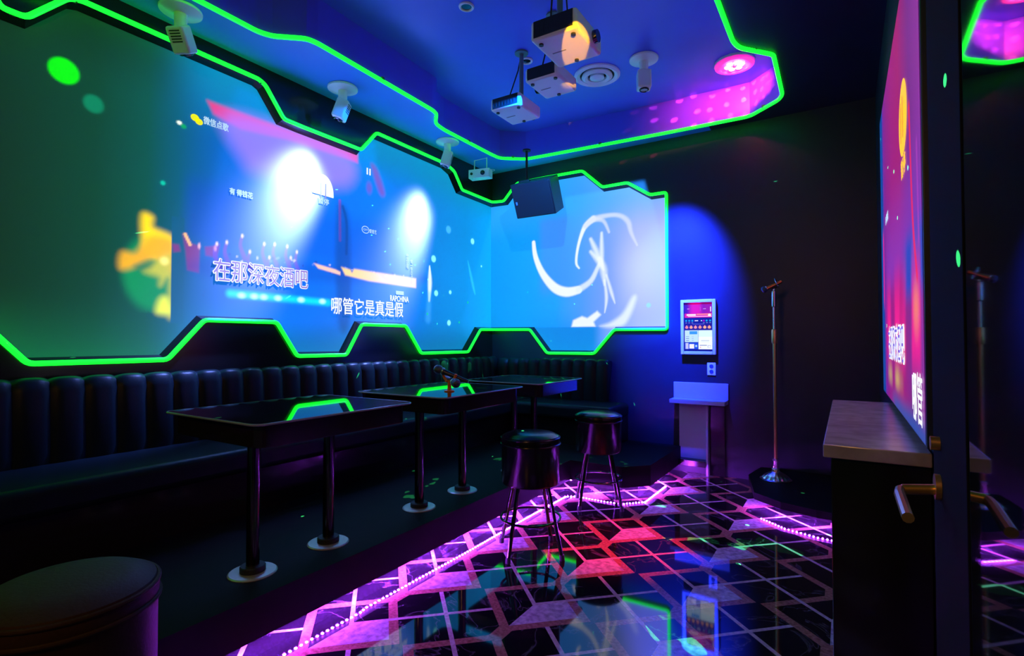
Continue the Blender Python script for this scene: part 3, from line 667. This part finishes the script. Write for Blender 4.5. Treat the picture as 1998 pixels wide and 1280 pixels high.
# ================================================================== STOOLS
def make_stool(label, loc, rz, SEATMAT=SEATMAT):
    t = thing('bar_stool', label, 'stool', loc, rz)
    r = .165
    MB().lathe([(.14, .385), (r - .006, .39), (r, .40), (r, .60), (r + .003, .612), (r + .003, .64), (r - .004, .655), (r - .03, .668), (r - .07, .674), (.02, .677)], 56).build('seat', SEATMAT, t)
    for q, z in ((.003, .612), (.001, .646)): MB().torus(r + q, .0055, z).build('piping', SEATMAT, t)
    for k in range(4):
        a = R(90 * k); p0 = (.115 * math.cos(a), .115 * math.sin(a), .39); p1 = (.21 * math.cos(a), .21 * math.sin(a), .012)
        lg = MB().cyl(p1, p0, .0115, n=16).build('leg', CHROME, t)
        MB().cyl((p1[0], p1[1], 0), (p1[0] - .003 * math.cos(a), p1[1] - .003 * math.sin(a), .03), .0145, .0135, n=16).build('foot', RUBBER, lg)
    MB().torus(.168, .007, .195, 64).build('foot_ring', CHROME, t)
    return t
st = make_stool('round black drum stool nearest the middle table, over the floor light line', (-1.525, 2.61, 0), R(-5))
dup(st, (-1.535, 3.61, 0), R(-17), 'round black drum stool farther off, in front of the back booth')
make_stool('round stool with warm brown light coloured into its seat at the very front left corner', (-1.45, 0.47, 0), R(20), mat('warm_lit_leather_tint', (0.034, 0.018, 0.010), 0.55, ior=1.25, noise=(120, .3, .2)))  # brown base colour stands in for warm light on the seat

# ================================================================== RIGHT SIDE: cabinet and shelf
o = MB().box((-0.045, 1.99, 0), (WR - .005, 3.40, .822), .004).build('shelf_cabinet', LACQUER); tag(o, 'black cabinet below the right wall screen carrying the wooden shelf', 'cabinet')
o = MB().box((-0.066, 1.965, .824), (WR - .005, 3.44, .866), .004).build('counter', WOODTOP); tag(o, 'dark wooden shelf top under the magenta wall screen', 'shelf')

# ================================================================== BACK WALL: touchscreen, outlet, lectern, stage
kx0, kx1, kz0, kz1 = -1.272, -0.968, 1.066, 1.560; ky = WB - .045
t = thing('touchscreen', 'upright song selection touchscreen in a white frame on the back wall', 'touchscreen', (-1.12, WB, 1.31))
fr = MB(); fw = .028
for lo, hi in (((kx0, kz0), (kx0 + fw, kz1)), ((kx1 - fw, kz0), (kx1, kz1)), ((kx0 + fw, kz0), (kx1 - fw, kz0 + fw)), ((kx0 + fw, kz1 - fw), (kx1 - fw, kz1))): fr.box((lo[0], ky, lo[1]), (hi[0], WB - .002, hi[1]), .004)
local(fr.build('frame', WHITE, t))
c = Canvas(kx0 + fw, kx1 - fw, kz0 + fw, kz1 - fw, 0.002)
W_, H_ = c.s[-1] - c.s[0], c.t[-1] - c.t[0]; U = (c.S - c.s[0]) / W_; V = (c.t[-1] - c.T) / H_
def rect(u0, v0, u1, v1, col, a=1): c.put(lin(col), ((U >= u0) & (U <= u1) & (V >= v0) & (V <= v1)) * float(a))
def dot(u, v, r, col, a=1, soft=.3, k=1): c.disc((c.s[0] + u * W_, c.t[-1] - v * H_), (r * W_, r * W_ * k), col, a, soft)
c.put(lin((8, 10, 50)), np.ones(c.S.shape))
rect(.03, .0, .98, .31, (70, 0, 110)); c.put(lin((225, 0, 120)), c.ss((.33 - abs(U - .42)) / .25) * (V < .25) * .9); c.put(lin((170, 0, 90)), c.ss((.3 - abs(U - .85)) / .25) * (V < .25) * .7)
rect(.03, .22, .98, .31, (215, 10, 70)); rect(.10, .235, .42, .265, (255, 235, 235)); rect(.45, .23, .97, .255, (255, 140, 20)); rect(.15, .275, .97, .292, (255, 210, 225)); dot(.9, .26, .06, (255, 235, 200))
rect(.12, .12, .20, .128, (230, 180, 220)); rect(.68, .125, .78, .133, (230, 180, 220)); rect(.58, .09, .588, .17, (150, 120, 200)); rect(.92, .09, .955, .19, (235, 220, 235))
for u in (.08, .19, .30, .80, .92): dot(u, .372, .045, (20, 120, 160)); dot(u, .372, .02, (0, 190, 220))
dot(.70, .372, .045, (130, 0, 130)); rect(.38, .365, .50, .38, (225, 225, 255)); rect(.6, .365, .64, .38, (225, 225, 255))
for u in (.08, .19, .30, .70, .81, .92): rect(u - .03, .412, u + .03, .42, (215, 215, 240))
rect(.3, .436, .72, .444, (90, 100, 160))
rect(.03, .455, .98, .56, (40, 10, 40))
for k, u in enumerate((.10, .255, .41, .57, .735, .89)): dot(u, .508, .062, [(240, 130, 70), (245, 170, 20), (240, 150, 90), (230, 150, 20), (250, 180, 10), (245, 165, 30)][k], 1, .2, .85); dot(u, .477, .022, (250, 150, 50))
rect(.03, .57, .50, .81, (190, 225, 245)); rect(.2, .585, .47, .65, (60, 150, 220)); rect(.51, .57, .985, .955, (240, 250, 250)); rect(.51, .57, .985, .70, (215, 245, 245)); rect(.03, .82, .50, .955, (25, 70, 190)); rect(.05, .83, .16, .95, (190, 190, 235)); rect(.19, .85, .36, .945, (240, 235, 250)); rect(.40, .87, .46, .91, (170, 215, 245))
for v in (.69, .73, .77): rect(.07, v, .18, v + .012, (110, 130, 160)); rect(.28, v, .34, v + .008, (130, 150, 180))
rect(.60, .775, .88, .785, (150, 160, 170)); rect(.60, .80, .88, .806, (170, 180, 190)); rect(.55, .87, .80, .885, (110, 110, 130)); rect(.83, .875, .94, .925, (170, 170, 190)); rect(.84, .882, .93, .918, (235, 240, 245)); rect(.56, .905, .60, .93, (235, 160, 130)); rect(.03, .955, .985, 1, (10, 10, 60))
local(c.build('display', lambda a, b: (a, ky + .012, b), 1.1, t, (.02, .02, .02), .1))
t = thing('wall_socket', 'pale double wall socket under the touchscreen', 'wall socket', (-1.013, WB, .938))
local(MB().box((-1.05, WB - .009, .882), (-.977, WB - .001, .995), .004).build('plate', WHITE, t))
for z0 in (.915, .962):
    mb = MB(); mb.lathe([(.017, 0), (.017, .003)], 24, Matrix.Translation((-1.013, WB - .009, z0)) @ Matrix.Rotation(R(90), 4, 'X'))
    for dx in (-.007, .007): mb.box((-1.013 + dx - .0016, WB - .0145, z0 - .006), (-1.013 + dx + .0016, WB - .010, z0 + .006))
    local(mb.build('receptacle', mat('slate_blue_plastic', (.05, .08, .2), .4), t))

t = thing('ledge_desk', 'small pale ledge desk with an upstand against the back wall below the touchscreen', 'desk', (-1.12, WB, 0))
local(MB().box((-1.345, WB - .020, .668), (-.872, WB - .003, .812), .003).build('upstand', DESK, t))
local(MB().box((-1.345, WB - .165, .632), (-.875, WB - .003, .668), .003).build('ledge', DESK, t))
local(MB().box((-1.295, WB - .02, .13), (-1.04, WB - .003, .625)).build('back_panel', DESK, t))
local(MB().box((-1.05, WB - .085, .0), (-1.03, WB - .003, .63), .002).build('side_panel', DESK, t))
local(MB().box((-1.03, WB - .03, .0), (-.90, WB - .003, .63), .002).build('dark_infill', LACQUER, t))
local(MB().box((-1.30, WB - .10, .075), (-1.05, WB - .02, .128), .004).build('foot_board', LACQUER, t))

t = thing('microphone_stand', 'straight brass microphone stand with ribbed round base on the stage', 'microphone stand', (-0.468, 4.55, .12))
MB().lathe([(.112, 0), (.112, .006), (.100, .012)], 48).lathe([(.098, .010), (.092, .022), (.075, .038), (.050, .052), (.030, .062), (.026, .075), (.030, .082), (.022, .09), (.018, .14), (.024, .146), (.022, .16), (.012, .165)], 60, scallop=(20, .035)).build('base', NICKEL, t)
MB().cyl((0, 0, .16), (0, 0, 1.07), .0125, n=24).build('lower_tube', BRASS, t)
MB().lathe([(.019, 1.05), (.021, 1.06), (.021, 1.15), (.017, 1.16)], 28).build('clutch', BRASS, t)
MB().cyl((0, 0, 1.15), (0, 0, 1.34), .009, n=20).build('upper_tube', NICKEL, t)
MB().lathe([(.009, 1.33), (.016, 1.335), (.017, 1.34), (.017, 1.455), (.009, 1.46), (.007, 1.49)], 24).build('sleeve', NICKEL, t)
MB().cyl((-.02, 0, 1.478), (.025, 0, 1.495), .013, .015).build('holder', RUBBER, t)
M = Matrix.Translation((.022, -.01, 1.515)) @ Matrix.Rotation(R(70), 4, 'Y')
MB().torus(.045, .0035, 0, 60, 8, M).build('scalloped_ring', NICKEL, t)
microphone('copper coloured microphone clipped on top of the brass stand', (.055, .0, 1.528), (-.085, -.015, 1.462), (-0.468, 4.55, .12), None, mat('copper_body', (.85, .28, .08), .25, metal=1))

# ================================================================== CEILING FIXTURES
def moving_head(label, loc, aim, group=None):
    t = thing('moving_head_light', label, 'stage light', loc, 0, 'moving head lights')
    MB().lathe([(.105, 0), (.110, -.006), (.108, -.016), (.07, -.026), (.03, -.028)], 48).build('ceiling_plate', WHITE_METAL, t)
    a = Vector(aim) - Vector(loc); a.normalize()
    MB().cyl((0, 0, -.02), (0, 0, -.13), .034, .032, n=28).sphere((0, 0, -.13), .034).build('neck', WHITE_METAL, t)
    hd = Vector((0, 0, -.15)); rot = a.to_track_quat('Z', 'Y').to_matrix().to_4x4(); M = Matrix.Translation(hd) @ rot
    MB().box((-.052, -.045, -.05), (.052, .045, .095), .014, M, 3).build('head', WHITE_METAL, t)
    MB().lathe([(.036, .094), (.036, .100), (.030, .104), (.026, .099), (.0, .098)], 28, M).build('lens', LENS, t)
    m2 = MB()
    for k in range(5): m2.box((-.03, -.047, -.03 + k * .014), (.03, -.044, -.024 + k * .014), 0, M)
    m2.build('vents', DARK_PLASTIC, t)
    return t, Vector(loc) + M @ Vector((0, 0, .115)) - Vector((0, 0, 0))
A1 = (-3.30, 1.72, 2.7); A2 = (SX, 2.42, 2.12); A3 = (SX, 3.68, 2.02); 
moving_head('white moving head light nearest the camera, lit green, unlit lens', (-3.18, 1.50, ZC), A1)
def soft_beam(nt, u, v):
    r2 = mathn(nt, 'ADD', mathn(nt, 'MULTIPLY', u, u), mathn(nt, 'MULTIPLY', v, v))
    return mathn(nt, 'MULTIPLY', mathn(nt, 'EXPONENT', mathn(nt, 'MULTIPLY', r2, -1 / (2 * .24 ** 2))), smooth(nt, v, .20, .02))
h2, p2 = moving_head('white moving head light above the large white glare on the left screen', (-3.15, 2.62, ZC), A2)
h3, p3 = moving_head('white moving head light near the room corner, beside the small laser box', (-3.17, 3.87, ZC), A3)
h4, p4 = moving_head('white moving head light hanging straight down from the blue ceiling tray', (-1.287, 3.93, ZT), (-1.25, 3.86, 2.0))
WHB = (0.17, 0.25, 1.0)
gobo(spot('spot_beam', p2, A2, 4600, WHB, 110, .2, .02, h2), A2, soft_beam)
gobo(spot('spot_beam', p3, A3, 3800, WHB, 100, .2, .02, h3), A3, soft_beam)
spot('wall_wash', p4, (-1.33, WB, 1.78), 9000, (0.01, 0.03, 1.0), 42, 1.0, .05, h4)

t = thing('laser_projector', 'small pale laser box on a bracket at the corner of the soffit', 'laser light', (-3.18, 4.42, ZC))
Mz = Matrix.Translation((0, 0, -.17)) @ Matrix.Rotation(R(12), 4, 'Z')
MB().box((-.115, -.05, -.045), (.115, .05, .045), .005, Mz).build('case', WHITE_METAL, t)
MB().tube([(-.078, 0, -.13), (-.078, 0, -.012), (.078, 0, -.012), (.078, 0, -.13)], .006).build('bracket', WHITE_METAL, t)
MB().lathe([(.024, 0), (.024, .006), (.016, .004)], 28, Mz @ Matrix.Translation((.045, -.05, 0)) @ Matrix.Rotation(R(90), 4, 'X')).build('aperture', LENS, t)
MB().lathe([(.014, 0), (.014, .006), (.01, .004)], 24, Mz @ Matrix.Translation((-.08, -.05, 0)) @ Matrix.Rotation(R(90), 4, 'X')).build('aperture', LENS, t)
MB().torus(.028, .0025, 0, 32, 8, Matrix.Translation((.142, 0, -.15))).build('safety_loop', WHITE_METAL, t)
MB().torus(.012, .0025, 0, 24, 8, Matrix.Translation((-.045, -.045, -.225)) @ Matrix.Rotation(R(90), 4, 'Y')).build('safety_loop', WHITE_METAL, t)
LZ = (-3.13, 4.35, ZC - .17); LT = (-1.0, 2.6, 0.7)
ls = spot('laser_stars', LZ, LT, 26000, (0.05, 1.0, 0.25), 116, 0.0, .001, t)
def stars(nt, u, v):
    cb = nt.nodes.new('ShaderNodeCombineXYZ'); nt.links.new(u, cb.inputs[0]); nt.links.new(v, cb.inputs[1])
    vo = nt.nodes.new('ShaderNodeTexVoronoi'); vo.voronoi_dimensions = '2D'; vo.inputs['Scale'].default_value = 5.2; nt.links.new(cb.outputs[0], vo.inputs['Vector'])
    no = nt.nodes.new('ShaderNodeTexNoise'); no.noise_dimensions = '2D'; no.inputs['Scale'].default_value = 9; no.inputs['Detail'].default_value = 3; nt.links.new(cb.outputs[0], no.inputs['Vector'])
    blob = mathn(nt, 'MULTIPLY', mathn(nt, 'GREATER_THAN', no.outputs['Fac'], 0.68), 0.06)
    blob = mathn(nt, 'MULTIPLY', blob, mathn(nt, 'MULTIPLY', mathn(nt, 'GREATER_THAN', v, -0.12), mathn(nt, 'LESS_THAN', mathn(nt, 'ABSOLUTE', mathn(nt, 'ADD', u, .02)), 0.30)))
    return mathn(nt, 'MULTIPLY', mathn(nt, 'MAXIMUM', mathn(nt, 'LESS_THAN', vo.outputs['Distance'], 0.013), blob), mathn(nt, 'GREATER_THAN', v, -0.62))
gobo(ls, LT, stars)

t = thing('loudspeaker', 'black loudspeaker hanging on a pole in front of the back screen', 'loudspeaker', (-2.554, 4.35, 2.715))
Msp = Matrix.Rotation(R(24), 4, 'X')
MB().prism([(-.22, 0), (.22, 0), (.165, .30), (-.165, .30)], -.335, 0.0, Msp, .006).build('cabinet', mat('black_speaker_shell', (.012, .013, .02), .42), t)
MB().box((-.213, -.010, -.328), (.213, .001, -.007), .004, Msp).build('grille', GRILLE, t)
MB().box((-.19, -.0135, -.20), (-.172, -.009, -.17), .003, Msp).build('badge', mat('blue_badge', (.2, .3, .9), .3), t)
MB().cyl((-.10, .12, ZC - 2.715 - .0), (-.10, .12, .06), .012).lathe([(.04, ZC - 2.715 - .012), (.04, ZC - 2.715)], 24, Matrix.Translation((-.10, .12, 0))).box((-.16, .06, .0), (-.04, .18, .05), .004).build('hanging_pole', RUBBER, t)

def projector(label, loc, dims, attach, lens_side):
    x, y, z = dims; t = thing('ceiling_projector', label, 'projector', loc, 0, 'ceiling projectors')
    MB().box((-x / 2, -y / 2, 0), (x / 2, y / 2, z), .018, seg=3).build('body', WHITE, t)
    m = MB()
    for k in range(9): m.box((-x * .42 + k * x * .1, -y / 2 - .002, z * .25), (-x * .42 + k * x * .1 + .008, -y / 2 + .004, z * .8))
    m.box((-x / 2 + .02, -y / 2 - .0012, z * .12), (x / 2 - .02, -y / 2 + .003, z * .92)).build('vent_panel', DARK_PLASTIC, t)
    lx, ly = lens_side
    p = Vector((lx * x / 2 if lx else x * .2, ly * y / 2 if ly else y * .18, z * .5)); d = Vector((lx, ly, 0))
    MB().cyl(p - d * .01, p + d * .022, .034, .032, n=28).build('lens', LENS, t)
    for sx, sy in ((-.35, -.35), (.35, -.35), (0, .38)): MB().cyl((sx * x, sy * y, -.008), (sx * x, sy * y, .004), .012).build('foot', DARK_PLASTIC, t)
    MB().box((-x * .32, -.004, -.0012), (-x * .02, .004, .003)).build('badge', mat('grey_print', (.25, .27, .3), .5), t)
    ax, ay = attach[0] - loc[0], attach[1] - loc[1]; top = ZT - loc[2]
    MB().cyl((ax, ay, z - .003), (ax, ay, top), .016).lathe([(.05, top - .012), (.05, top)], 28, Matrix.Translation((ax, ay, 0))).box((ax - .07, ay - .05, z - .004), (ax + .07, ay + .05, z + .012), .004).build('mount_pole', mat('teal_grey_tube', (.12, .2, .22), .35), t)
    m = MB().tube([(-x * .35, y * .45, z * .5), (-x * .55, y * .6, z * .4), (-x * .6, y * .3, z * 1.3), (ax - .03, ay, top * .75), (ax, ay, top - .01)], .005, n=8)
    m.tube([(-x * .2, y * .48, z * .6), (-x * .4, y * .75, z * .9), (-x * .2, y * .4, z * 1.8), (ax, ay + .02, top - .01)], .004, n=8).build('cables', RUBBER, t)
    return t
P1 = projector('largest ceiling projector nearest the camera, orange light across its underside', (-1.217, 2.463, 2.72), (.26, .318, .105), (-1.237, 2.423), (1, 0))
P2 = projector('middle ceiling projector of the three, close beside the round air vent', (-1.60, 3.01, 2.84), (.235, .285, .09), (-1.62, 3.08), (-1, 0))
P3 = projector('ceiling projector farthest left of the three, a logo strip under it', (-2.02, 3.25, 2.84), (.25, .30, .09), (-2.04, 3.36), (0, 1))
pl = Vector((-2.02 + .25 * .2, 3.25 + .15 + .03, 2.885))
BT = (-2.25, WB, 2.0)
pj = spot('projector_beam', pl, BT, 340, (0.02, 0.26, 1.0), 100, 0.0, .012, P3)
def frame(nt, u, v):
    a = smooth(nt, mathn(nt, 'ABSOLUTE', mathn(nt, 'SUBTRACT', u, .10)), .60, .56); b = smooth(nt, mathn(nt, 'ABSOLUTE', mathn(nt, 'ADD', v, .03)), .43, .39)
    return mathn(nt, 'MULTIPLY', a, b)
gobo(pj, BT, frame)
p2l = Vector((-1.60 - .235 / 2 - .03, 3.01 + .285 * .18, 2.885)); PT = (SX, 2.75, 2.05)
def frame_wide(nt, u, v):
    a = smooth(nt, mathn(nt, 'ABSOLUTE', mathn(nt, 'ADD', u, .09)), .57, .52); b = smooth(nt, mathn(nt, 'ABSOLUTE', mathn(nt, 'ADD', v, .10)), .42, .38)
    return mathn(nt, 'MULTIPLY', a, b)
gobo(spot('projector_beam', p2l, PT, 300, (0.0, 0.16, 1.0), 100, 0.0, .012, P2), PT, frame_wide)

t = thing('ceiling_vent', 'round stepped air diffuser in the blue ceiling beside the projectors', 'air vent', (-1.691, 3.974, ZT))
mv = MB()
mv.lathe([(.185, 0), (.185, -.012), (.165, -.022), (.14, -.012), (.138, 0)], 56).build('outer_ring', WHITE, t)
MB().lathe([(.12, -.004), (.125, -.02), (.10, -.034), (.078, -.024), (.075, -.004)], 48).build('middle_ring', WHITE, t)
MB().lathe([(.055, -.004), (.058, -.028), (.03, -.042), (.0, -.044)], 40).build('centre_cone', WHITE, t)
MB().lathe([(.13, -.001), (.13, -.003)], 40).build('dark_throat', RUBBER, t)
for i, (x, y, lb) in enumerate(((-2.053, 2.695, 'small recessed downlight at the top of the picture'), (-2.065, 3.475, 'small recessed downlight hidden half behind the projector cables'))):
    t = thing('downlight', lb, 'downlight', (x, y, ZT), 0)
    MB().torus(.042, .009, -.003, 40, 10).build('rim', WHITE, t)
    MB().lathe([(.036, -.001), (.036, -.004), (.012, -.006), (0, -.006)], 32).build('lens', LENS, t)

t = thing('par_light', 'round magenta led par light with a glowing flower of lenses, flush in the ceiling', 'stage light', (-0.708, 4.36, ZT))
MB().lathe([(.15, 0), (.152, -.012), (.14, -.03), (.11, -.034), (.10, -.02), (.0, -.018)], 12).build('housing', mat('magenta_lit_housing', (.75, .68, .75), .35), t, 20)
mb = MB()
for k in range(6): a = R(60 * k); mb.sphere((.05 * math.cos(a), .05 * math.sin(a), -.030), .024, None, 10, (1, 1, .5))
mb.build('led_lenses', mat('hot_pink_white_led', (.9, .7, .9), .2, emit=(1.0, .55, .95), strength=9), t)
MB().sphere((0, 0, -.028), .018).build('centre_lens', LENS, t)
MB().lathe([(.146, -.020), (.143, -.031), (.112, -.0355), (.098, -.030)], 48).build('glow_ring', mat('magenta_led_diffuser', (.5, .2, .4), .4, emit=(0.9, 0.0, 0.42), strength=1.0), t)
MAG = (1.0, 0.03, 0.14)
GT = (-0.80, 4.76, 3.24)
def tray_only(nt, u, v):
    cb = nt.nodes.new('ShaderNodeCombineXYZ'); nt.links.new(u, cb.inputs[0]); nt.links.new(v, cb.inputs[1])
    vo = nt.nodes.new('ShaderNodeTexVoronoi'); vo.voronoi_dimensions = '2D'; vo.inputs['Scale'].default_value = 4.5; vo.inputs['Randomness'].default_value = .35; nt.links.new(cb.outputs[0], vo.inputs['Vector'])
    dots = mathn(nt, 'MULTIPLY', mathn(nt, 'LESS_THAN', vo.outputs['Distance'], 0.045), 50.0)
    return mathn(nt, 'MULTIPLY', mathn(nt, 'ADD', dots, 1.0), smooth(nt, v, .34, .16))
gobo(spot('par_glow', (-0.66, 4.28, ZT - .055), GT, 150, MAG, 104, 0.7, .02, t), GT, tray_only)
spot('par_beam', (-0.708, 4.36, ZT - .09), (-1.17, 2.98, 0), 1300, (1.0, 0.01, 0.06), 17, 0.8, .03, t)

# a projector behind the camera throws a yellow scrap of its picture on the nearest projector
spot('stray_picture_beam', (-0.30, 0.9, 2.2), (-1.15, 2.43, 2.72), 520, (1.0, 0.42, 0.0), 4.6, .25, .005)

# warm lamp in the corridor behind the camera
al = bpy.data.lights.new('corridor_lamp', 'AREA'); al.energy = 9; al.color = (1.0, 0.42, 0.10); al.size = 0.35
ao = bpy.data.objects.new('corridor_lamp', al); COL.objects.link(ao); ao.location = (-0.7, -1.0, 2.35)
ao.rotation_euler = (Vector((-1.3, 2.2, 0.2)) - Vector(ao.location)).to_track_quat('-Z', 'Y').to_euler()
